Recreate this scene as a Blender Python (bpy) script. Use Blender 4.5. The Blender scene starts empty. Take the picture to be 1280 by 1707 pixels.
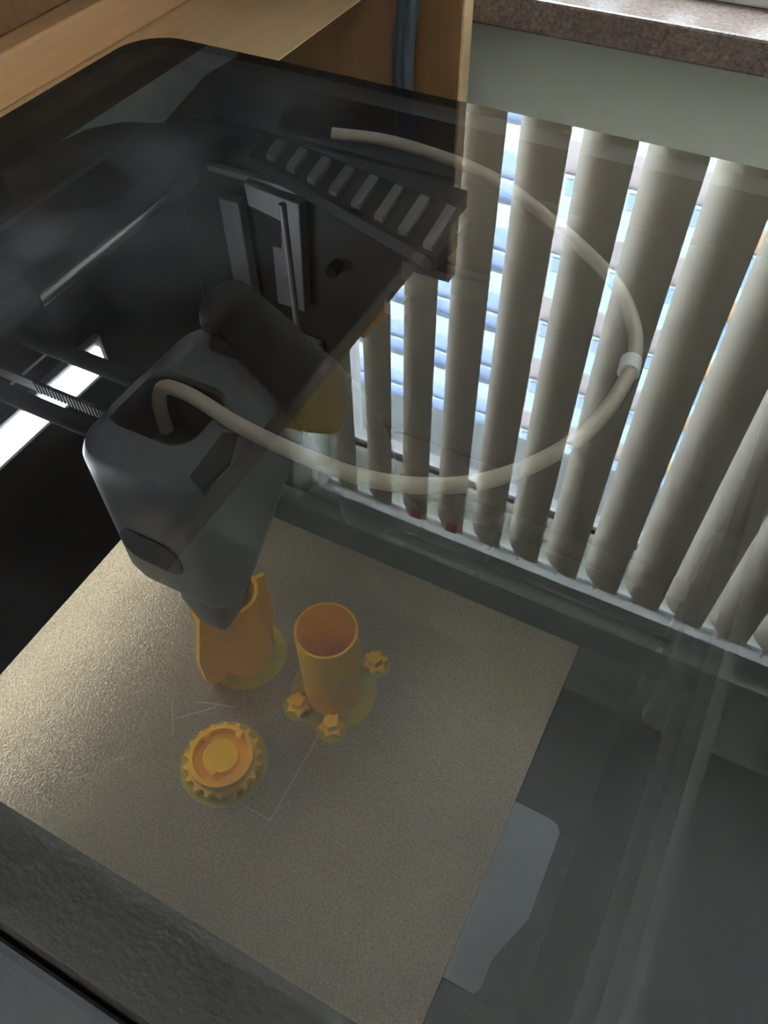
import bpy, bmesh, math, random
from mathutils import Vector, Matrix
random.seed(7)
PI = math.pi
G = 0.875                      # height of the printer's glass lid above the floor
S = bpy.context.scene
COL = S.collection

# ------------------------------------------------------------------ camera
cd = bpy.data.cameras.new('camera')
cam = bpy.data.objects.new('camera', cd); COL.objects.link(cam)
cr = Vector((0.8866705660, 0.4622308130, -0.0125691218))
cu = Vector((-0.3563055355, 0.7003005207, 0.6185673335))
cw = Vector((-0.2947230440, 0.5439870000, -0.7856312565))
cam.matrix_world = Matrix(((cr.x, cu.x, -cw.x, 0.13538607), (cr.y, cu.y, -cw.y, -0.09809713),
                           (cr.z, cu.z, -cw.z, 0.173 + G), (0, 0, 0, 1)))
cd.sensor_fit = 'VERTICAL'; cd.sensor_height = 36.0
cd.lens = 1324.37 * 36.0 / 1707.0
cd.clip_start = 0.01; cd.clip_end = 300
S.camera = cam

# ------------------------------------------------------------------ world, exposure
SKY = 155.0
FILL_LAMP = 130.0                    # tube strength of the unseen ceiling lamps added to brighten the room
w = bpy.data.worlds.new('sky'); S.world = w; w.use_nodes = True
bg = w.node_tree.nodes['Background']
bg.inputs['Color'].default_value = (0.80, 0.90, 1.0, 1); bg.inputs['Strength'].default_value = SKY
S.view_settings.view_transform = 'Standard'; S.view_settings.look = 'None'
S.view_settings.gamma = 1.0; S.view_settings.use_curve_mapping = False
S.view_settings.exposure = 0.0
S.cycles.max_bounces = 14; S.cycles.diffuse_bounces = 7; S.cycles.glossy_bounces = 5
S.cycles.transmission_bounces = 8; S.cycles.transparent_max_bounces = 20
S.cycles.sample_clamp_indirect = 12.0
S.cycles.caustics_reflective = False; S.cycles.caustics_refractive = False

# window opening in the window wall (printer coordinates: z = 0 is the glass lid)
WX0, WX1, WZ0, WZ1 = -0.62, 1.40, -0.142, 1.312
WY = 0.86                      # room face of the window wall
ld = bpy.data.lights.new('window_portal', 'AREA'); ld.shape = 'RECTANGLE'
ld.size = WX1 - WX0; ld.size_y = WZ1 - WZ0; ld.cycles.is_portal = True
lo = bpy.data.objects.new('window_portal', ld); COL.objects.link(lo)
lo.location = ((WX0 + WX1) / 2, 1.12, (WZ0 + WZ1) / 2 + G); lo.rotation_euler = (-PI / 2, 0, 0)

# ------------------------------------------------------------------ materials
def mat(name):
    m = bpy.data.materials.new(name); m.use_nodes = True
    nt = m.node_tree; return m, nt, nt.nodes['Principled BSDF']
def N(nt, t, **k):
    n = nt.nodes.new(t)
    for a, b in k.items(): setattr(n, a, b)
    return n
def coords(nt, scale=(1, 1, 1), kind='Object'):
    tc = N(nt, 'ShaderNodeTexCoord'); mp = N(nt, 'ShaderNodeMapping')
    mp.inputs['Scale'].default_value = scale
    nt.links.new(tc.outputs[kind], mp.inputs['Vector']); return mp.outputs['Vector']
def ramp(nt, fac, stops):
    r = N(nt, 'ShaderNodeValToRGB'); e = r.color_ramp.elements
    while len(e) < len(stops): e.new(0.5)
    for i, (p, c) in enumerate(stops): e[i].position = p; e[i].color = (*c, 1)
    nt.links.new(fac, r.inputs['Fac']); return r.outputs['Color']
def noise(nt, vec, scale, detail=3, rough=.5):
    n = N(nt, 'ShaderNodeTexNoise'); n.inputs['Scale'].default_value = scale
    n.inputs['Detail'].default_value = detail; n.inputs['Roughness'].default_value = rough
    nt.links.new(vec, n.inputs['Vector']); return n.outputs['Fac']
def bump(nt, b, h, strength, dist):
    n = N(nt, 'ShaderNodeBump'); n.inputs['Strength'].default_value = strength; n.inputs['Distance'].default_value = dist
    nt.links.new(h, n.inputs['Height']); nt.links.new(n.outputs['Normal'], b.inputs['Normal'])
def plain(name, c, rough=.5, metal=0, spec=.5, vary=.12, vs=40, bmp=0, bs=400, bd=.0005):
    m, nt, b = mat(name); v = coords(nt)
    f = noise(nt, v, vs, 4)
    lo_ = tuple(x * (1 - vary) for x in c); hi_ = tuple(min(1, x * (1 + vary)) for x in c)
    nt.links.new(ramp(nt, f, [(.3, lo_), (.7, hi_)]), b.inputs['Base Color'])
    b.inputs['Roughness'].default_value = rough; b.inputs['Metallic'].default_value = metal
    b.inputs['Specular IOR Level'].default_value = spec
    if bmp: bump(nt, b, noise(nt, v, bs, 2), bmp, bd)
    return m
def wood(name, a, b_, along=(1, 12, 12)):
    m, nt, b = mat(name); v = coords(nt, along)
    f = noise(nt, v, 7, 6, .6)
    nt.links.new(ramp(nt, f, [(.3, a), (.7, b_)]), b.inputs['Base Color'])
    b.inputs['Roughness'].default_value = .42
    bump(nt, b, f, .05, .001); return m

M = {}
M['paint'] = plain('wall_paint', (.66, .69, .63), .8, vs=3, vary=.04, bmp=.15, bs=250)
M['white'] = plain('white_paint', (.80, .81, .80), .5, vs=5, vary=.04)
M['floor'] = plain('floor_vinyl', (.30, .29, .27), .5, vs=8)
M['wood'] = wood('beech_laminate', (.56, .40, .23), (.65, .48, .29), (12, 1.2, 12))
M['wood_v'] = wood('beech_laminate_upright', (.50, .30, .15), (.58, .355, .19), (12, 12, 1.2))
M['wood_d'] = wood('dark_brown_laminate', (.12, .060, .026), (.16, .082, .036), (12, 12, 1.2))  # darker brown than the desktop laminate
M['wood_r'] = wood('reddish_beech_laminate', (.46, .275, .15), (.52, .32, .18), (12, 1.2, 12))
M['alu'] = plain('aluminium', (.62, .64, .66), .35, 1)
M['greymetal'] = plain('painted_rail', (.60, .62, .64), .4)
M['concrete'] = plain('concrete', (.16, .17, .165), .9, vs=2.5, vary=.2)
M['asphalt'] = plain('pale_paving', (.58, .57, .55), .9, vs=1)

# stippled plaster
m, nt, b = mat('stippled_plaster'); v = coords(nt, (1, 1.6, 1))
b.inputs['Base Color'].default_value = (.86, .88, .90, 1); b.inputs['Roughness'].default_value = .85
f = noise(nt, v, 42, 6, .6); bump(nt, b, f, 1.0, .03); M['plaster'] = m
# granite
m, nt, b = mat('pink_granite'); v = coords(nt)
f = noise(nt, v, 260, 3, .7)
nt.links.new(ramp(nt, f, [(.30, (.03, .027, .027)), (.46, (.115, .085, .075)), (.6, (.165, .122, .108)), (.75, (.27, .21, .19))]), b.inputs['Base Color'])
b.inputs['Roughness'].default_value = .35; M['granite'] = m
# blind fabric: diffuse + a little translucency
m, nt, b = mat('cream_blind_fabric'); v = coords(nt, (1, 1, 1))
b.inputs['Base Color'].default_value = (.86, .83, .74, 1); b.inputs['Roughness'].default_value = .8
wv = N(nt, 'ShaderNodeTexWave'); wv.inputs['Scale'].default_value = 250; nt.links.new(v, wv.inputs['Vector'])
bump(nt, b, wv.outputs['Fac'], .1, .0004)
tr = N(nt, 'ShaderNodeBsdfTranslucent'); tr.inputs['Color'].default_value = (.62, .56, .46, 1)
mx = N(nt, 'ShaderNodeMixShader'); mx.inputs['Fac'].default_value = .24
nt.links.new(b.outputs[0], mx.inputs[1]); nt.links.new(tr.outputs[0], mx.inputs[2])
nt.links.new(mx.outputs[0], nt.nodes['Material Output'].inputs['Surface']); M['fabric'] = m

def schlick(nt, f0, f90=1.0):
    g = N(nt, 'ShaderNodeNewGeometry'); d = N(nt, 'ShaderNodeVectorMath', operation='DOT_PRODUCT')
    nt.links.new(g.outputs['Incoming'], d.inputs[0]); nt.links.new(g.outputs['Normal'], d.inputs[1])
    a = N(nt, 'ShaderNodeMath', operation='ABSOLUTE'); nt.links.new(d.outputs['Value'], a.inputs[0])
    s = N(nt, 'ShaderNodeMath', operation='SUBTRACT'); s.inputs[0].default_value = 1; nt.links.new(a.outputs[0], s.inputs[1])
    p = N(nt, 'ShaderNodeMath', operation='POWER'); nt.links.new(s.outputs[0], p.inputs[0]); p.inputs[1].default_value = 5
    q = N(nt, 'ShaderNodeMath', operation='MULTIPLY_ADD'); nt.links.new(p.outputs[0], q.inputs[0])
    q.inputs[1].default_value = f90 - f0; q.inputs[2].default_value = f0; return q.outputs[0]
def glass(name, f0, f90, tint, smudge=0.0):
    m, nt, b = mat(name); nt.nodes.remove(b); out = nt.nodes['Material Output']
    t = N(nt, 'ShaderNodeBsdfTransparent'); t.inputs['Color'].default_value = (*tint, 1)
    g = N(nt, 'ShaderNodeBsdfGlossy'); g.inputs['Roughness'].default_value = 0.0
    x = N(nt, 'ShaderNodeMixShader'); nt.links.new(schlick(nt, f0, f90), x.inputs['Fac'])
    base = t.outputs[0]
    if smudge:
        v = coords(nt); d = N(nt, 'ShaderNodeBsdfDiffuse'); d.inputs['Color'].default_value = (.8, .83, .86, 1)
        tl = N(nt, 'ShaderNodeBsdfTranslucent'); tl.inputs['Color'].default_value = (.8, .85, .9, 1)
        dm = N(nt, 'ShaderNodeMixShader'); dm.inputs['Fac'].default_value = .95
        nt.links.new(d.outputs[0], dm.inputs[1]); nt.links.new(tl.outputs[0], dm.inputs[2])
        n1 = noise(nt, v, 14, 5, .6)
        r1 = ramp(nt, n1, [(.40, (.18,) * 3), (.70, (1,) * 3)])
        mm = N(nt, 'ShaderNodeMath', operation='MULTIPLY'); nt.links.new(r1, mm.inputs[0]); mm.inputs[1].default_value = smudge
        # denser smudge by the light bar, put in for the haze of its light
        sp = N(nt, 'ShaderNodeSeparateXYZ'); nt.links.new(v, sp.inputs[0])
        mr = N(nt, 'ShaderNodeMapRange', interpolation_type='SMOOTHSTEP'); nt.links.new(sp.outputs['X'], mr.inputs['Value'])
        mr.inputs['From Min'].default_value = -.01; mr.inputs['From Max'].default_value = -.10
        n2 = noise(nt, v, 22, 5, .6); r2 = ramp(nt, n2, [(.42, (.08,) * 3), (.68, (1,) * 3)])
        m2 = N(nt, 'ShaderNodeMath', operation='MULTIPLY'); nt.links.new(r2, m2.inputs[0]); nt.links.new(mr.outputs[0], m2.inputs[1])
        m3 = N(nt, 'ShaderNodeMath', operation='MULTIPLY_ADD'); nt.links.new(m2.outputs[0], m3.inputs[0]); m3.inputs[1].default_value = .16; nt.links.new(mm.outputs[0], m3.inputs[2])
        x2 = N(nt, 'ShaderNodeMixShader'); nt.links.new(m3.outputs[0], x2.inputs['Fac'])
        nt.links.new(t.outputs[0], x2.inputs[1]); nt.links.new(dm.outputs[0], x2.inputs[2]); base = x2.outputs[0]
    nt.links.new(base, x.inputs[1]); nt.links.new(g.outputs[0], x.inputs[2])
    nt.links.new(x.outputs[0], out.inputs['Surface']); return m
M['lid'] = glass('lid_glass', .10, 1.0, (.76, .78, .80), .075)
M['lid_under'] = glass('lid_glass_underside', .0, .0, (1, 1, 1))
M['pane'] = glass('window_glass', .05, .6, (.93, .95, .95))

M['black'] = plain('black_plastic', (.009, .0095, .011), .35)
M['blackmat'] = plain('black_matte_plastic', (.008, .008, .0085), .6)
M['darkgrey'] = plain('dark_grey_plastic', (.020, .023, .027), .5, bmp=.2, bs=900)
M['rim'] = plain('grey_rim_plastic', (.09, .102, .12), .5, bmp=.2, bs=900)
M['head'] = plain('slate_grey_plastic', (.068, .074, .078), .40, vs=60, vary=.05)
M['hole'] = plain('black_plastic_recess_shade', (.008, .008, .009), .7)  # matte black parts; also stands in for shade in the tool head's recesses
M['rod'] = plain('carbon_rod', (.010, .010, .010), .8, spec=.04)
M['chrome'] = plain('oiled_steel', (.32, .33, .34), .3, 1)
M['steel'] = plain('brushed_steel', (.20, .20, .205), .5, .6)
M['dimsteel'] = plain('dimmed_rod_steel', (.02, .02, .021), .5, spec=.2)  # darkened version of the left rod's steel, muting the window glint
M['chain'] = plain('black_cable_sleeve', (.009, .009, .010), .6, spec=.3)
M['link'] = plain('grey_chain_link', (.09, .086, .086), .6)
M['brass'] = plain('brass', (.55, .38, .14), .3, 1)
M['ptfe'] = plain('cream_tube', (.36, .305, .24), .35, vary=.04)
M['yellow'] = plain('yellow_orange_plastic', (.96, .49, .0), .42, vary=.06, vs=200)
M['brim'] = plain('thin_yellow_brim', (.42, .33, .02), .5, vs=300)
M['residue'] = plain('pale_residue', (.36, .36, .33), .6)
M['tabmetal'] = plain('bare_grey_metal', (.30, .33, .35), .45, .15, vary=.03)
M['cable'] = plain('blue_grey_cable', (.030, .042, .060), .5)
M['mustard'] = plain('mustard_cloth', (.55, .36, .06), .8, bmp=.4, bs=120, bd=.002)
M['bluesheet'] = plain('pale_blue_plastic', (.78, .85, .88), .5)
M['red'] = plain('red_slat_patch', (.65, .10, .05), .5)
M['orange'] = plain('orange_plastic', (.85, .34, .04), .45)
# gold powder coated build plate
m, nt, b = mat('gold_textured_plate'); v = coords(nt)
f = noise(nt, v, 900, 2, .6); f2 = noise(nt, v, 25, 3)
mixc = N(nt, 'ShaderNodeMix', data_type='RGBA'); mixc.blend_type = 'MULTIPLY'; mixc.inputs['Factor'].default_value = .5
nt.links.new(ramp(nt, f, [(.35, (.24, .185, .115)), (.65, (.38, .305, .20))]), mixc.inputs['A'])
nt.links.new(ramp(nt, f2, [(.3, (.75, .75, .75)), (.7, (1, 1, 1))]), mixc.inputs['B'])
nt.links.new(mixc.outputs['Result'], b.inputs['Base Color'])
b.inputs['Roughness'].default_value = .33; b.inputs['Metallic'].default_value = .75
bump(nt, b, f, .5, .0006); M['gold'] = m
def emit(name, c, s):
    m, nt, b = mat(name); b.inputs['Base Color'].default_value = (*c, 1)
    b.inputs['Emission Color'].default_value = (*c, 1); b.inputs['Emission Strength'].default_value = s; return m
M['led'] = emit('led_light', (.90, .96, 1.0), 24.0)
M['fill_lamp'] = emit('fill_lamp_tube', (1.0, .97, .90), FILL_LAMP)
# far buildings
M['bblue'] = plain('blue_facade_panel', (.025, .042, .084), .5, vs=.6)
M['bwhite'] = plain('white_facade_band', (.092, .107, .12), .5, vs=.6)
M['bglass'] = plain('blue_window_glass', (.013, .035, .078), .15, vs=.6)
M['bcyan'] = plain('pale_cyan_window', (.072, .112, .124), .2, vs=.6)
M['bpink'] = plain('pink_render', (.052, .040, .038), .8, vs=.8)
M['borange'] = plain('orange_cladding', (.082, .040, .011), .7, vs=.8)

# ------------------------------------------------------------------ mesh helpers (points in printer coordinates)
ORIG = {}
class MB:
    def __init__(s): s.bm = bmesh.new(); s.mats = []
    def box(s, x0, x1, y0, y1, z0, z1, bev=0, seg=2):
        b = bmesh.new(); bmesh.ops.create_cube(b, size=1)
        for v in b.verts:
            v.co = Vector(((x0 + x1) / 2 + v.co.x * (x1 - x0), (y0 + y1) / 2 + v.co.y * (y1 - y0), (z0 + z1) / 2 + v.co.z * (z1 - z0)))
        if bev: bmesh.ops.bevel(b, geom=b.edges[:], offset=bev, segments=seg, affect='EDGES', profile=.5)
        return s.add(b)
    def add(s, b):
        me = bpy.data.meshes.new('t'); b.to_mesh(me); b.free(); s.bm.from_mesh(me); bpy.data.meshes.remove(me); return s
    def tube(s, pts, r, n=12, caps=True):
        pts = [Vector(p) for p in pts]; b = bmesh.new(); rings = []
        up = None
        for i, p in enumerate(pts):
            t = (pts[min(i + 1, len(pts) - 1)] - pts[max(i - 1, 0)]).normalized()
            if up is None:
                up = Vector((0, 0, 1)) if abs(t.z) < .9 else Vector((1, 0, 0))
            a = t.cross(up).normalized(); up = a.cross(t).normalized()
            rr = r[i] if isinstance(r, (list, tuple)) else r
            rings.append([b.verts.new(p + a * rr * math.cos(2 * PI * k / n) + up * rr * math.sin(2 * PI * k / n)) for k in range(n)])
        for q in range(len(rings) - 1):
            for k in range(n):
                b.faces.new((rings[q][k], rings[q][(k + 1) % n], rings[q + 1][(k + 1) % n], rings[q + 1][k]))
        if caps: b.faces.new(rings[0][::-1]); b.faces.new(rings[-1])
        return s.add(b)
    def loft(s, loops, cap0=True, cap1=True):
        b = bmesh.new(); R = [[b.verts.new(p) for p in l] for l in loops]; n = len(loops[0])
        for q in range(len(R) - 1):
            for k in range(n): b.faces.new((R[q][k], R[q][(k + 1) % n], R[q + 1][(k + 1) % n], R[q + 1][k]))
        if cap0: b.faces.new(R[0][::-1])
        if cap1: b.faces.new(R[-1])
        bmesh.ops.recalc_face_normals(b, faces=b.faces[:]); return s.add(b)
    def prism(s, poly, axis, lo, hi, bev=0):
        def p3(p, t):
            return {'x': (t, p[0], p[1]), 'y': (p[0], t, p[1]), 'z': (p[0], p[1], t)}[axis]
        b = bmesh.new(); A = [b.verts.new(p3(p, lo)) for p in poly]; B = [b.verts.new(p3(p, hi)) for p in poly]
        n = len(poly)
        for k in range(n): b.faces.new((A[k], A[(k + 1) % n], B[(k + 1) % n], B[k]))
        b.faces.new(A[::-1]); b.faces.new(B)
        bmesh.ops.recalc_face_normals(b, faces=b.faces[:])
        if bev: bmesh.ops.bevel(b, geom=b.edges[:], offset=bev, segments=2, affect='EDGES', profile=.5)
        return s.add(b)
    def lathe(s, c, prof, n=40):          # prof: (radius, z) closed outline around axis at c
        return s.loft([[Vector((c[0] + r * math.cos(2 * PI * k / n), c[1] + r * math.sin(2 * PI * k / n), z)) for k in range(n)] for r, z in prof])
    def build(s, name, material, parent=None, loc=None, smooth=0, mats=None):
        bm = s.bm
        if parent is not None: o0 = ORIG[parent.name]
        elif loc is not None: o0 = Vector(loc)
        else:
            xs = [v.co for v in bm.verts]
            o0 = Vector(((min(v.x for v in xs) + max(v.x for v in xs)) / 2, (min(v.y for v in xs) + max(v.y for v in xs)) / 2, min(v.z for v in xs)))
        for v in bm.verts: v.co -= o0
        me = bpy.data.meshes.new(name); bm.to_mesh(me); bm.free()
        for mm in (mats or [material]): me.materials.append(M[mm] if isinstance(mm, str) else mm)
        if smooth:
            me.polygons.foreach_set('use_smooth', [True] * len(me.polygons))
            me.set_sharp_from_angle(angle=math.radians(smooth))
        o = bpy.data.objects.new(name, me); COL.objects.link(o)
        ORIG[o.name] = o0
        if parent is not None: o.parent = parent
        else: o.location = (o0.x, o0.y, o0.z + G)
        return o
def thing(name, loc):
    o = bpy.data.objects.new(name, None); COL.objects.link(o); o.empty_display_size = .05
    ORIG[o.name] = Vector(loc); o.location = (loc[0], loc[1], loc[2] + G); return o
def tag(o, label, cat=None, group=None, kind=None):
    o['label'] = label
    if cat: o['category'] = cat
    if group: o['group'] = group
    if kind: o['kind'] = kind
    return o
def rrect(x0, x1, y0, y1, r, n=8):
    out = []
    for cx, cy, a0 in ((x1 - r, y1 - r, 0), (x0 + r, y1 - r, 90), (x0 + r, y0 + r, 180), (x1 - r, y0 + r, 270)):
        for k in range(n + 1):
            a = math.radians(a0 + 90 * k / n); out.append((cx + r * math.cos(a), cy + r * math.sin(a)))
    return out
def spline(pts, per=8):
    pts = [Vector(p) for p in pts]; P = [pts[0] * 2 - pts[1]] + pts + [pts[-1] * 2 - pts[-2]]; out = []
    for i in range(1, len(P) - 2):
        for k in range(per):
            t = k / per; a, b, c, d = P[i - 1], P[i], P[i + 1], P[i + 2]
            out.append(.5 * ((2 * b) + (c - a) * t + (2 * a - 5 * b + 4 * c - d) * t * t + (3 * b - a - 3 * c + d) * t ** 3))
    out.append(pts[-1]); return out

# ------------------------------------------------------------------ room shell
FZ, CZ = -G, 1.62
RX0, RX1, RY0 = -2.2, 2.6, -3.2
def struct(o, label): return tag(o, label, kind='structure')
struct(MB().box(RX0, RX1, RY0, WY, FZ - .05, FZ).build('floor', 'floor'), 'grey vinyl floor of the room')
struct(MB().box(RX0 - .1, RX1 + .1, RY0 - .1, WY + .3, CZ, CZ + .1).build('ceiling', 'plaster'), 'stippled pale plaster ceiling mirrored in the glass lid')
struct(MB().box(RX0 - .1, RX0, RY0, WY, FZ, CZ).build('wall_left', 'paint'), 'pale green painted side wall')
struct(MB().box(RX1, RX1 + .1, RY0, WY, FZ, CZ).build('wall_right', 'paint'), 'pale green painted side wall on the right')
struct(MB().box(RX0, RX1, RY0 - .1, RY0, FZ, CZ).build('wall_rear', 'paint'), 'pale painted wall behind the photographer')
wb = MB()
TH = 1.10
wb.box(RX0, WX0, WY, TH, FZ, CZ); wb.box(WX1, RX1, WY, TH, FZ, CZ)
wb.box(WX0, WX1, WY, TH, FZ, WZ0 - .033); wb.box(WX0, WX1, WY, TH, WZ1, CZ)
struct(wb.build('wall_window', 'paint'), 'pale grey-green painted wall below and around the window')
struct(MB().box(WX0 - .06, WX1 + .06, .78, TH, WZ0 - .033, WZ0, .003).build('trim_1', 'granite'), 'polished brown-pink granite window sill')
struct(MB().box(WX0, WX1, .852, 1.04, WZ0, WZ0 + .022, .003).build('trim_2', 'white'), 'white painted inner board on the granite sill')
# window frame and panes
win = thing('window_1', (.39, 1.05, WZ0 + .022)); struct(win, 'wide window with white frame behind the vertical blinds')
zb = WZ0 + .022
f0, f1 = 1.02, 1.09
MB().box(WX0, WX1, f0, f1, WZ1 - .075, WZ1, .004).build('frame_head', 'white', win)
MB().box(WX0, WX1, f0, f1, zb, zb + .06, .004).build('frame_bottom', 'white', win)
for x in (WX0, WX1 - .06): MB().box(x, x + .06, f0, f1, zb + .06, WZ1 - .075, .004).build('frame_side', 'white', win)
MB().box(.36, .42, f0 + .01, f1 - .01, zb + .06, WZ1 - .075, .004).build('mullion', 'white', win)
MB().box(WX0 + .06, WX1 - .06, f0 + .012, f0 + .022, WZ1 - .088, WZ1 - .075).build('gasket', 'black', win)
for a, b_ in ((WX0 + .06, .36), (.42, WX1 - .06)):
    MB().box(a, b_, 1.052, 1.058, zb + .06, WZ1 - .088).build('pane', 'pane', win)

# ------------------------------------------------------------------ outside
def far(x, z, Y=24.0):                # a spot seen at Y=12 pushed out to Y, keeping its direction from the window
    k = (Y + .098) / 12.098
    return .135 + (x - .135) * k, -.173 + (z + .173) * k
GZ = -9.0
struct(MB().box(-60, 60, 1.6, 90, GZ - .2, GZ).build('ground', 'asphalt'), 'grey street outside the window')
cn = MB().box(-2.6, 3.0, TH, 1.385, 1.40, 1.52).build('canopy', 'concrete'); tag(cn, 'grey concrete canopy slab above the outside of the window', 'canopy')
def building(name, label, x0, x1, ztop, bmat, Y=24.0):
    a = far(x0, 0, Y)[0]; b = far(x1, 0, Y)[0]; zt = far(0, ztop, Y)[1]
    t = thing(name, ((a + b) / 2, Y + 4, GZ)); tag(t, label, 'building')
    MB().box(a, b, Y, Y + 8, GZ, zt).build('facade_wall', bmat, t); return t
bl = building('street_office_block', 'blue office block with white bands seen between the leftmost blind slats', -14, -3.05, 12.9, 'bblue')
def row(t, name, x0, x1, z0, z1, m_, proud, Y=24.0):
    a, lo_ = far(x0, z0, Y); b, hi_ = far(x1, z1, Y)
    return MB().box(a, b, Y - proud, Y + .02, lo_, hi_).build(name, m_, t)
zz = 5.88 - 1.36 * 4
for k in range(11):
    row(bl, 'white_band', -14, -3.05, zz, zz + .44, 'bwhite', .25)
    for j in range(9):
        row(bl, 'window', -13.9 + j * 1.2, -13.9 + j * 1.2 + 1.15, zz + .47, zz + .76, 'bglass', .05)
    row(bl, 'light_band', -14, -3.05, zz + .95, zz + 1.0, 'bwhite', .12)
    zz += 1.36
pk = building('street_apartment_block', 'pink rendered block with pale windows seen in the middle blind gaps', -3.0, -.02, 12.9, 'bpink', 23.5)
for k in range(-4, 5):
    z0 = 6.5 + 1.45 * k
    for x in (-2.97, -1.95, -.98):
        fr = row(pk, 'window', x, x + .42, z0, z0 + .9, 'bwhite', .12, 23.5)
        A, lo_ = far(x + .05, z0 + .06, 23.5); B, hi_ = far(x + .37, z0 + .30, 23.5)
        MB().box(A, B, 23.5 - .16, 23.5 - .1, lo_, hi_).build('pane', 'bglass', fr)
        A, lo_ = far(x + .05, z0 + .34, 23.5); B, hi_ = far(x + .37, z0 + .86, 23.5)
        MB().box(A, B, 23.5 - .16, 23.5 - .1, lo_, hi_).build('pane', 'bcyan', fr)
og = building('street_tower_block', 'orange and blue clad block seen in the gaps at the right', .0, 9.0, 12.9, 'borange', 23.8)
for k in range(-4, 5):
    z0 = 7.06 + 1.29 * k
    for j in range(8):
        fr = row(og, 'window', .03 + j * 1.12, .03 + j * 1.12 + 1.05, z0, z0 + .86, 'bwhite', .12, 23.8)
        A, lo_ = far(.06 + j * 1.12, z0 + .05, 23.8); B, hi_ = far(j * 1.12 + 1.04, z0 + .55, 23.8)
        MB().box(A, B, 23.8 - .16, 23.8 - .1, lo_, hi_).build('pane', 'bglass', fr)
        A, lo_ = far(.06 + j * 1.12, z0 + .58, 23.8); B, hi_ = far(j * 1.12 + 1.04, z0 + .82, 23.8)
        MB().box(A, B, 23.8 - .16, 23.8 - .1, lo_, hi_).build('pane', 'bcyan', fr)

# ------------------------------------------------------------------ vertical blind
BY, RZ = .92, 1.262
vb = thing('vertical_blind', (.39, BY, WZ0 + .03)); tag(vb, 'cream vertical blind with curved slats hanging in the window', 'blind')
MB().prism([(BY - .022, RZ + .006), (BY - .022, RZ + .034), (BY + .022, RZ + .034), (BY + .022, RZ + .006), (BY + .012, RZ + .006), (BY + .012, RZ + .02), (BY - .012, RZ + .02), (BY - .012, RZ + .006)],
           'x', WX0 + .01, WX1 - .01).build('headrail', 'white', vb)
MB().box(WX0 + .012, WX0 + .045, BY - .025, BY + .025, RZ - .012, RZ + .04, .004).build('end_cap', 'white', vb)
SW, TH_B, SP = .0955, math.radians(60), .0875
def slat_poly(n=16, thick=.0011):
    th = math.radians(86); R = SW / (2 * math.sin(th / 2)); sag = R * math.cos(th / 2)
    pts = []
    for k in range(n + 1):
        a = -th / 2 + th * k / n
        pts.append((R * math.sin(a), R * math.cos(a) - sag - R * (1 - math.cos(th / 2)) * .5))
    return pts
def slat_at(cx, parent, name='slat'):
    prof = slat_poly()
    # along slat: s = (-sin, cos): left edge lies towards the window
    sx, sy = -math.sin(TH_B), math.cos(TH_B); nx, ny = -math.cos(TH_B), -math.sin(TH_B)
    mb = MB(); A = []; B = []
    for u, h in prof: A.append((cx + sx * u + nx * h, BY + sy * u + ny * h)); B.append((cx + sx * u + nx * (h - .0012), BY + sy * u + ny * (h - .0012)))
    mb.prism(A + B[::-1], 'z', WZ0 + .035, RZ - .020)
    return mb.build(name, 'fabric', parent, smooth=30)
slat_x0 = .091 - 7 * SP
first = None; clip = None
for k in range(23):
    cx = slat_x0 + k * SP
    if cx > WX1 - .04: break
    if first is None:
        first = slat_at(cx, vb); s_ = first
        cb = MB(); cb.box(cx - .005, cx + .005, BY - .006, BY + .006, RZ - .032, RZ - .002, .0015)
        cb.tube([(cx, BY, RZ - .005), (cx, BY, RZ + .012)], .0035, 8)
        clip = cb.build('hanger_clip', 'white', first)
    else:
        s_ = first.copy(); COL.objects.link(s_); s_.parent = vb; s_.location.x = k * SP; ORIG[s_.name] = ORIG[vb.name]
        c_ = clip.copy(); COL.objects.link(c_); c_.parent = s_
    if k in (2, 3):
        ex = cx + .030
        st = MB(); st.box(cx + .012 - k * SP, cx + .036 - k * SP, BY - .026, BY - .0245, RZ - .055, RZ - .026)
        so = st.build('red_patch', 'red', s_)  # flat red patch near the top of the slat

# ------------------------------------------------------------------ unseen ceiling lamps, added to brighten the room
for lx, ly, lb in ((-.9, -1.0, 'added suspended uplighter with two tubes nearer the window on the desk side'), (.9, -1.0, 'added suspended uplighter with two tubes nearer the window on the right'), (-.9, -2.3, 'added suspended uplighter with two tubes at the back on the desk side'), (.9, -2.3, 'added suspended uplighter with two tubes at the back right')):
    lp = thing('added_ceiling_lamp', (lx, ly, 1.20)); tag(lp, lb, 'fill_lamp', 'added ceiling lamps')
    MB().prism([(ly - .10, 1.25), (ly - .08, 1.20), (ly + .08, 1.20), (ly + .10, 1.25), (ly + .095, 1.25), (ly + .077, 1.206), (ly - .077, 1.206), (ly - .095, 1.25)], 'x', lx - .62, lx + .62).build('lamp_tray', 'white', lp)  # tray added under the tubes to send their light to the ceiling
    for dy in (-.04, .04): MB().tube([(lx - .58, ly + dy, 1.228), (lx + .58, ly + dy, 1.228)], .013, 12).build('fill_tube', 'fill_lamp', lp, smooth=40)
    for dx in (-.60, .60): MB().box(lx + dx - .012, lx + dx + .012, ly - .07, ly + .07, 1.206, 1.246, .003).build('tube_socket', 'white', lp)
    for dx in (-.605, .605): MB().tube([(lx + dx, ly, 1.246), (lx + dx, ly, CZ)], .004, 8).build('suspension_rod', 'alu', lp)

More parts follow.
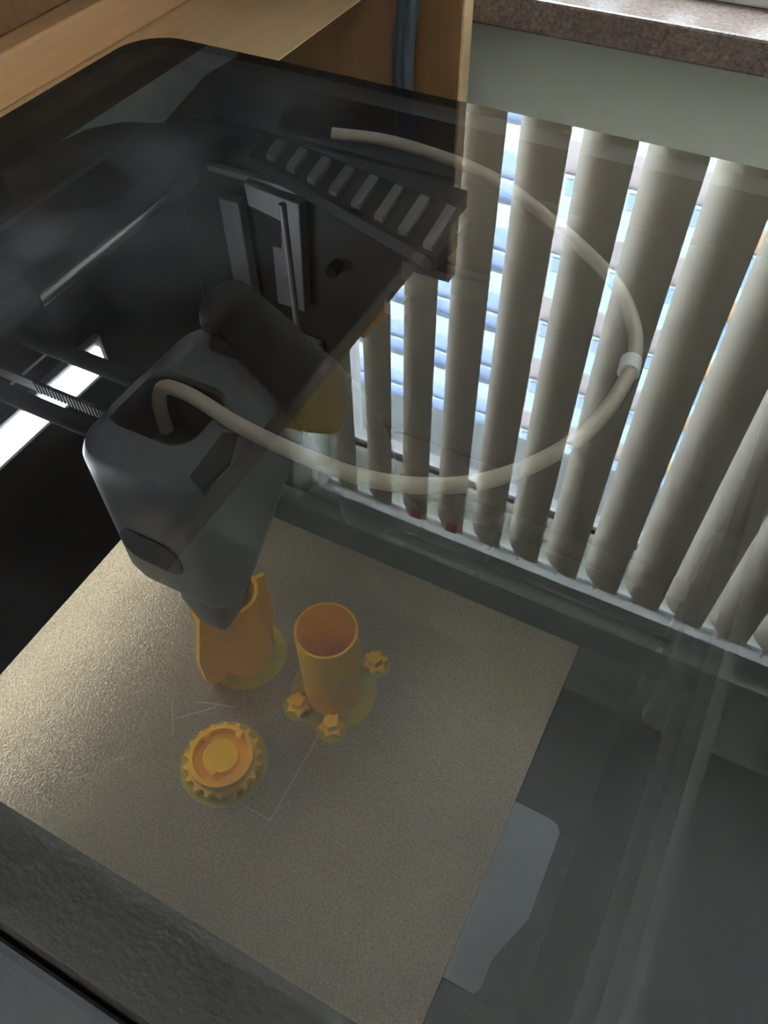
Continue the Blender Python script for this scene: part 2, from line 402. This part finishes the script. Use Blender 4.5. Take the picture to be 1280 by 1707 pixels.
# ------------------------------------------------------------------ desk with hutch
dk = thing('desk_hutch', (-.6, .05, FZ)); tag(dk, 'light beech desk with raised shelf and tall end panel left of the printer', 'desk')
DX0 = -.95
MB().prism([(DX0, -.173), (-.41, -.173), (-.3182, -.1462), (-.318, -.145), (DX0, -.145)], 'y', -.60, .735).build('desktop', 'wood', dk)
MB().box(DX0, -.476, -.60, .733, -.1448, -.106, .003, 3).build('raised_board', 'wood_r', dk)
MB().box(DX0, -.2145, .735, .757, FZ, .474, .0015).build('end_panel', 'wood_d', dk)
MB().box(-.2143, -.2105, .735, .757, FZ, .474, .001).build('edge_band', 'wood', dk)
MB().box(DX0, -.56, -.622, -.60, FZ, .447, .0015).build('end_panel', 'wood_d', dk)
MB().box(-.58, -.56, -.60, .735, -.1055, .447, .001).build('back_panel', 'wood_d', dk)
MB().box(-.56, -.192, -.62, .7345, .336, .360, .002).build('shelf', 'wood_d', dk)
MB().box(-.56, -.50, .352, .396, -.1055, .3358, .002).build('upright', 'wood_d', dk)
MB().box(-.56, -.50, .398, .734, -.1055, .208, .002).build('low_front', 'wood_d', dk)
# items on the hutch
pb = MB().prism([(.43, .2085), (.47, .2135), (.52, .228), (.578, .2545), (.665, .2365), (.731, .2395), (.731, .2085)], 'x', -.53, -.502, .001)
tag(pb.build('plastic_pouch', 'bluesheet', smooth=40), 'pale blue-grey folded plastic pouch on the hutch, mirrored near the back corner', 'pouch')
yp = MB().prism([(.321, .3602), (.434, .3602), (.441, .385), (.4425, .425), (.437, .446), (.424, .461), (.412, .461), (.36, .41), (.33, .375)], 'x', -.262, -.197, .007)
tag(yp.build('cloth_pouch', 'mustard', smooth=60), 'mustard yellow cloth pouch on the shelf edge, mirrored beside the blinds', 'pouch')
for k, (y, h, lb) in enumerate(((.515, .013, 'larger orange plastic block on the shelf edge nearer the window'), (.483, .010, 'smaller orange plastic block on the shelf edge nearer the mustard pouch'))):
    ob = MB().box(-.212, -.1925, y - .013 + k * .003, y + .013 - k * .003, .3602, .3602 + h, .003)
    ob.tube([(-.202, y, .3602 + h - .001), (-.202, y, .3602 + h + .003)], .004, 10)
    tag(ob.build('plastic_block', 'orange'), lb, 'plastic block', 'orange blocks on the shelf')
# cable hanging in front of the end panel
cpts = spline([(-.268, .717, .30), (-.272, .717, .10), (-.270, .717, -.05), (-.266, .718, -.12), (-.272, .717, -.18), (-.272, .717, -.26), (-.27, .718, -.5), (-.265, .718, -.868)])
cb = thing('power_cable', (-.265, .718, -.868)); tag(cb, 'dark blue-grey cable hanging down the brown end panel', 'cable')
MB().tube(cpts, .0105, 12).build('cord', 'cable', cb, smooth=60)
MB().tube([p + Vector((.008, -.004, 0)) for p in cpts], .0075, 10).build('cord', 'cable', cb, smooth=60)

# ------------------------------------------------------------------ low table under the printer
TZ = -.457
lt = thing('low_table', (0, .06, FZ)); tag(lt, 'low beech table carrying the printer', 'table')
MB().box(-.235, .30, -.20, .33, TZ - .028, TZ, .003).build('table_top', 'wood', lt)
for x in (-.22, .25):
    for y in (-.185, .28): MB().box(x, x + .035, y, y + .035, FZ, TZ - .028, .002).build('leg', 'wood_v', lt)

# ------------------------------------------------------------------ printer
PX0, PX1, PY0, PY1 = -.1945, .1945, -.135, .2545
pr = thing('desktop_printer', (0, .06, TZ)); tag(pr, 'dark enclosed desktop 3D printer with glass top beside the window', 'printer')
LT = -.0041                                     # underside of lid
def ring(z0, z1, out, inn, name, m_, par):
    o = rrect(*out); i = rrect(*inn)
    mb = MB(); mb.loft([[(*p, z0) for p in o], [(*p, z1) for p in o], [(*p, z1) for p in i], [(*p, z0) for p in i], [(*p, z0) for p in o]], False, False)
    return mb.build(name, m_, par, smooth=40)
ring(-.030, LT, (PX0 + .0003, PX1 - .0003, -.105, PY1 - .0003, .025), (PX0 + .018, .1645, -.0865, PY1 - .014, .012), 'top_frame', 'blackmat', pr)
MB().box(.166, .1905, -.084, .235, -.031, LT, .0015).build('side_rim', 'rim', pr)
MB().box(-.178, .164, -.1045, -.0868, -.031, LT, .002).build('front_rim', 'darkgrey', pr)
MB().prism(rrect(PX0, PX1, PY0, -.1065, .012), 'z', -.030, -.0005, .002).build('front_bezel', 'darkgrey', pr)
MB().box(PX0, PX0 + .019, -.110, PY1 - .02, TZ + .012, -.030, .003).build('left_wall', 'black', pr)
MB().box(PX1 - .019, PX1, -.110, PY1 - .02, TZ + .012, -.030, .003).build('right_wall', 'black', pr)
MB().box(PX0 + .004, PX1 - .004, PY1 - .0135, PY1, TZ + .012, -.030, .003).build('back_wall', 'blackmat', pr)
MB().box(PX0, PX1, PY0, -.111, TZ + .012, -.030, .004).build('front_panel', 'black', pr)
MB().box(PX0, PX1, PY0, PY1, TZ + .002, TZ + .03, .004).build('base', 'black', pr)
for x in (-.17, .15):
    for y in (-.115, .215): MB().tube([(x + .01, y + .01, TZ), (x + .01, y + .01, TZ + .004)], .012, 16).build('foot', 'blackmat', pr)
# heated bed
MB().box(-.129, .129, -.129, .129, -.212, -.1962, .003).build('heated_bed', 'blackmat', pr)
MB().box(-.06, .06, .129, .235, -.225, -.212, .002).build('bed_arm', 'blackmat', pr)
# LED bar on the left wall
led = MB().box(-.1755, -.1705, -.100, .139, -.136, -.112, .001).build('light_bar', 'steel', pr)
MB().box(-.1706, -.1688, -.096, .1345, -.1318, -.1165, .0006).build('light_strip', 'led', led)
# gantry
RZR = -.070
MB().tube([(-.168, .0535, RZR), (.168, .0535, RZR)], .0042, 16).build('carriage_rod', 'rod', pr, smooth=40)
MB().tube([(-.168, .0865, RZR), (.168, .0865, RZR)], .0042, 16).build('carriage_rod', 'rod', pr, smooth=40)
bt = MB().box(-.16, .16, .0628, .0640, RZR - .003, RZR + .003)
for k in range(40): bt.box(-.128 + k * .002, -.127 + k * .002, .0620, .0629, RZR - .003, RZR + .003)
tag(bt.build('drive_belt', 'blackmat', pr), 'toothed drive belt')
for sx in (-1, 1):
    xa, xb = sorted((sx * .176, sx * .158))
    MB().box(xa, xb, .040, .106, -.090, -.052, .004).build('gantry_end_block', 'hole', pr)
    MB().tube([(sx * .1675, -.085, -.068), (sx * .1675, .2385, -.068)], .0034, 14).build('guide_rod', 'chrome' if sx < 0 else 'dimsteel', pr, smooth=40)  # right rod dimmed in colour against the window glint
# rear hardware
MB().box(-.148, -.134, .232, .240, -.145, -.072, .001).build('guide_rail', 'steel', pr)
br = MB().prism([(-.128, -.058), (-.092, -.062), (-.096, -.135), (-.116, -.135), (-.114, -.094), (-.108, -.094), (-.106, -.076), (-.127, -.072)], 'y', .232, .240, .0008).build('bracket', 'steel', pr)
MB().tube([(-.0835, .205, -.045), (-.0835, .205, -.40)], .0020, 10).build('lead_screw', 'steel', pr, smooth=40)
MB().box(-.155, -.03, .236, .2405, -.060, -.056, .0008).build('rear_strip', 'steel', pr)
MB().tube([(-.075, .2405, -.10), (-.075, .232, -.10)], .004, 12).build('screw_head', 'rod', pr, smooth=40)
MB().box(-.105, -.09, .233, .240, -.172, -.160, .001).build('connector_block', 'rim', pr)
MB().box(-.03, .02, .232, .2405, -.09, -.078, .001).build('connector_block', 'darkgrey', pr)
MB().box(-.04, -.028, .230, .2405, -.115, -.106, .001).build('connector_block', 'rim', pr)
# flat cable chain along the back, seen from above
ch = MB().prism([(-.108, .234), (-.104, .210), (.016, .171), (.019, .205), (.01, .212)], 'z', -.034, -.026, .001).build('cable_chain', 'chain', pr)
for k in range(8):
    t = k / 7; x = -.0925 + t * .101; yb = .2085 - t * .033; yt = .2245 - t * .0175
    a = (x - .0030, yt); b = (x + .0026, yt - .001); c = (x + .0055, yb - .001); d = (x + .0002, yb)
    MB().prism([a, b, c, d], 'z', -.026, -.0225, .0006).build('chain_link', 'link', ch)
# thick sleeve leaving the tool head
sl = spline([(-.036, .094, -.0175), (-.024, .0895, -.017), (-.001, .079, -.017), (.020, .070, -.018), (.033, .065, -.024), (.039, .066, -.045), (.038, .075, -.08), (.030, .11, -.13)])
sv = MB().tube(sl, [.0118 + .0007 * (i % 2) for i in range(len(sl))], 16).build('cable_sleeve', 'chain', pr, smooth=60)

# tool head
def hb(y): return -.098 + max(0, (y - .014)) * .83
X0, X1, Y0, Y1, TT = -.0465, .0105, .012, .089, -.020
def hl(ins, fz): 
    l = rrect(X0 + ins, X1 - ins, Y0 + ins, Y1 - ins, .013 - min(ins, .008) * .5, 8)
    return [(x, y, fz(y)) for x, y in l]
o_in = rrect(-.043, -.0085, .0285, .0575, .008, 8)
loops = [hl(.006, lambda y: hb(y) - .0005), hl(.0015, lambda y: hb(y) + .005), hl(0, lambda y: hb(y) + .012), hl(0, lambda y: -.034), hl(0, lambda y: TT - .006), hl(.0017, lambda y: TT - .0017), hl(.006, lambda y: TT)]
loops.append([(x, y, TT) for x, y in rrect(-.0437, -.0078, .0278, .0582, .0085, 8)])
loops.append([(x, y, TT - .002) for x, y in o_in]); loops.append([(x, y, TT - .030) for x, y in o_in])
th = MB().loft(loops).build('tool_head', 'head', pr, smooth=40); tag(th, 'slate grey rounded tool head cover')
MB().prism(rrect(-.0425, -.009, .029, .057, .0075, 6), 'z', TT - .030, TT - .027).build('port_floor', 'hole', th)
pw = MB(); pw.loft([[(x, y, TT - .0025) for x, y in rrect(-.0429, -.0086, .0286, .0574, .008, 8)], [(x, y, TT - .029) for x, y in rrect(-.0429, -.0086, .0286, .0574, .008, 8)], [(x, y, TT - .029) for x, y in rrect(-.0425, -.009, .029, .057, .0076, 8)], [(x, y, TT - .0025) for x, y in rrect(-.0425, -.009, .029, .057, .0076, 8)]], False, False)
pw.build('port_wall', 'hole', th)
vt = MB().prism([(x, z) for x, z in rrect(-.0365, -.0085, -.0755, -.057, .008, 6)], 'y', Y0 - .0006, Y0 + .002, .0004).build('fan_vent', 'hole', th)  # dark plate stands in for the shaded hollow of the vent
MB().prism([(.0005, .020), (.0075, .017), (.0085, .031), (.0040, .043), (-.001, .041)], 'z', TT - .003, TT + .0004, .0003).build('side_slot', 'hole', th)  # dark inset stands in for the shade inside the slot
MB().prism([(-.030, .074), (-.010, .074), (-.004, .079), (-.010, .0925), (-.030, .0925)], 'z', TT - .004, TT + .004, .0015).build('notch_shade', 'hole', th)  # dark block put in for the shade of the cable notch
nz = MB().loft([[(x, y, z) for x, y in rrect(cx - a, cx + a, cy - b_, cy + b_, min(a, b_) * .4, 5)] for z, a, b_, cx, cy in ((-.086, .013, .013, -.0135, .031), (-.106, .0115, .012, -.0135, .0285), (-.124, .0078, .0085, -.0142, .0275), (-.1285, .006, .006, -.0145, .0275))]).build('hot_end_duct', 'head', th, smooth=40)
MB().lathe((-.0145, .0275), [(.0045, -.128), (.004, -.1315), (.001, -.1348)], 16).build('nozzle', 'brass', th, smooth=40)
# filament tube
tp = spline([(-.0405, .0520, -.047), (-.0405, .0525, -.034), (-.0365, .0535, -.0245), (-.022, .051, -.020), (.003, .045, -.018), (.031, .040, -.014), (.053, .039, -.012), (.071, .044, -.012), (.087, .054, -.012), (.100, .070, -.012), (.109, .091, -.013), (.1125, .118, -.014), (.110, .141, -.0145), (.099, .164, -.015), (.083, .183, -.016), (.048, .209, -.016), (.013, .226, -.015), (-.033, .231, -.014), (-.062, .222, -.012)])
MB().tube(tp, .0027, 14).build('filament_tube', 'ptfe', pr, smooth=60)
tc = MB().tube([(.1122, .124, -.0143), (.1112, .131, -.0144)], .0038, 14).build('tube_clip', 'white', pr, smooth=60)
# little tag and screw on the left wall
MB().box(-.1757, -.1745, .074, .079, -.108, -.097).build('yellow_tag', 'yellow', pr)
MB().tube([(-.1758, .071, -.1005), (-.1735, .071, -.1005)], .0022, 10).build('screw_head', 'chrome', pr, smooth=40)

# ------------------------------------------------------------------ glass lid
gl = MB().prism(rrect(PX0 + .0005, PX1 - .0005, -.1045, PY1 - .0005, .025, 10), 'z', -.004, 0)
lid = gl.build('glass_lid', 'lid', mats=['lid', 'lid_under', 'black'])
for p in lid.data.polygons: p.material_index = 0 if p.normal.z > .9 else (1 if p.normal.z < -.9 else 2)
tag(lid, 'clear smudged glass lid on top of the printer, mirroring blinds', 'glass lid')

# ------------------------------------------------------------------ build plate
ZP = -.195
bp = thing('build_plate', (0, 0, ZP - .001)); tag(bp, 'gold textured square build plate inside the printer', 'build plate')
MB().prism(rrect(-.1285, .1285, -.1285, .1285, .002, 3), 'z', ZP - .001, ZP).build('plate_sheet', 'gold', bp)
tb = [(.1287, .0346), (.1455, .0346), (.1495, .0335), (.1515, .0305), (.1518, -.008), (.150, -.013), (.1450, -.0265), (.1440, -.030), (.1437, -.0415), (.1420, -.0440), (.1287, -.0440)]
tag(MB().prism(tb, 'z', ZP - .001, ZP).build('grip_tab', 'tabmetal', bp), 'smooth grey grip tab')
res = MB(); e = .00025
for a, b_ in (((.0335, -.0242), (.0125, -.0238)), ((.0335, -.0242), (.0325, .030)), ((-.030, .008), (-.012, .014)), ((-.034, -.004), (-.020, .010)), ((-.041, .002), (-.030, -.012))):
    a = Vector((*a, 0)); b_ = Vector((*b_, 0)); n = (b_ - a).normalized().cross(Vector((0, 0, 1))) * .0003
    res.prism([(a + n)[:2], (a - n)[:2], (b_ - n)[:2], (b_ + n)[:2]], 'z', ZP, ZP + .00012)
tag(res.build('residue_line', 'residue', bp), 'pale scratch lines left by an earlier print')

# ------------------------------------------------------------------ prints on the plate
B = ZP + .0003
# open cylinder
c = (.0276, .0447)
cy = thing('printed_cylinder', (*c, ZP)); tag(cy, 'tall open yellow-orange printed cylinder standing on the build plate', 'printed part')
MB().lathe(c, [(.0143, B), (.0143, ZP + .0600), (.0132, ZP + .0600), (.0132, ZP + .004), (.0002, ZP + .004)], 56).build('tube_body', 'yellow', cy, smooth=40)
MB().lathe(c, [(.0215, ZP), (.0215, B), (.0005, B)], 48).build('brim', 'brim', cy)
# finned piece being printed under the nozzle
c = (-.0226, .0420)
fn = thing('printed_fin_body', (*c, ZP)); tag(fn, 'orange finned print under the nozzle of the tool head', 'printed part')
MB().lathe(c, [(.0135, B), (.0135, ZP + .0595), (.0118, ZP + .0595), (.0118, ZP + .003), (.0002, ZP + .003)], 56).build('tube_body', 'yellow', fn, smooth=40)
for a in (257, 181, 60):
    ca, sa = math.cos(math.radians(a)), math.sin(math.radians(a)); mb = MB()
    prof = [(.0130, B), (.0245, B), (.0265, ZP + .012), (.0262, ZP + .030), (.0185, ZP + .0595), (.0130, ZP + .0595)]
    if a == 181: prof = [(.0130, B), (.0270, B), (.0300, ZP + .012), (.0305, ZP + .032), (.0225, ZP + .0595), (.0130, ZP + .0595)]
    if a == 60: prof = [(.0130, B), (.0150, B), (.0160, ZP + .012), (.0185, ZP + .030), (.0180, ZP + .0595), (.0130, ZP + .0595)]
    n = Vector((-sa, ca, 0)) * .0011
    mb.loft([[Vector((c[0] + r * ca, c[1] + r * sa, z)) + n for r, z in prof], [Vector((c[0] + r * ca, c[1] + r * sa, z)) - n for r, z in prof]])
    mb.build('fin', 'yellow', fn)
MB().lathe(c, [(.0205, ZP), (.0205, B), (.0005, B)], 48).build('brim', 'brim', fn)
# gear cup
c = (.0, -.0118)
gr = thing('printed_gear', (*c, ZP)); tag(gr, 'small yellow printed gear with three pegs on the build plate', 'printed part')
teeth = []
for k in range(18):
    for da, r in ((-.30, .0163), (-.12, .0186), (.12, .0186), (.30, .0163)):
        a = 2 * PI * (k + da) / 18; teeth.append((c[0] + r * math.cos(a), c[1] + r * math.sin(a)))
MB().prism(teeth, 'z', B, ZP + .0055, .0003).build('toothed_base', 'yellow', gr)
MB().lathe(c, [(.0155, ZP + .005), (.0150, ZP + .0105), (.0130, ZP + .0105), (.0122, ZP + .006), (.0002, ZP + .006)], 48).build('rim_wall', 'yellow', gr, smooth=40)
MB().lathe(c, [(.0086, ZP + .0055), (.0084, ZP + .0092), (.0078, ZP + .0098), (.0002, ZP + .0098)], 40).build('centre_boss', 'yellow', gr, smooth=40)
for x, y in ((-.0108, -.0074), (.0032, .0002), (.0028, -.0208)):
    MB().lathe((x, y), [(.0018, ZP + .0055), (.0018, ZP + .0135), (.0012, ZP + .014), (.0001, ZP + .014)], 14).build('peg', 'yellow', gr, smooth=40)
MB().lathe(c, [(.0208, ZP), (.0208, B), (.0005, B)], 48).build('brim', 'brim', gr)
# three small star knobs
for k, (x, y, rot, lb) in enumerate(((.0395, .0665, .2, 'small yellow printed star behind the tall cylinder at its right'), (.0165, .0290, .6, 'small yellow printed star at the left foot of the tall cylinder'), (.0365, .0268, 1.1, 'small yellow printed star in front of the tall cylinder'))):
    sk = thing('printed_star', (x, y, ZP)); tag(sk, lb, 'printed part', 'small printed stars')
    P = [(x + (.0068 if i % 2 else .0044) * math.cos(rot + PI * i / 6), y + (.0068 if i % 2 else .0044) * math.sin(rot + PI * i / 6)) for i in range(12)]
    MB().prism(P, 'z', B, ZP + .0035, .0002).build('star_base', 'yellow', sk)
    P = [(x + .0040 * math.cos(rot + 2 * PI * i / 5), y + .0040 * math.sin(rot + 2 * PI * i / 5)) for i in range(5)]
    MB().prism(P, 'z', ZP + .003, ZP + .0085, .0004).build('knob', 'yellow', sk)
    MB().lathe((x, y), [(.0078, ZP), (.0078, B), (.0005, B)], 30).build('brim', 'brim', sk)
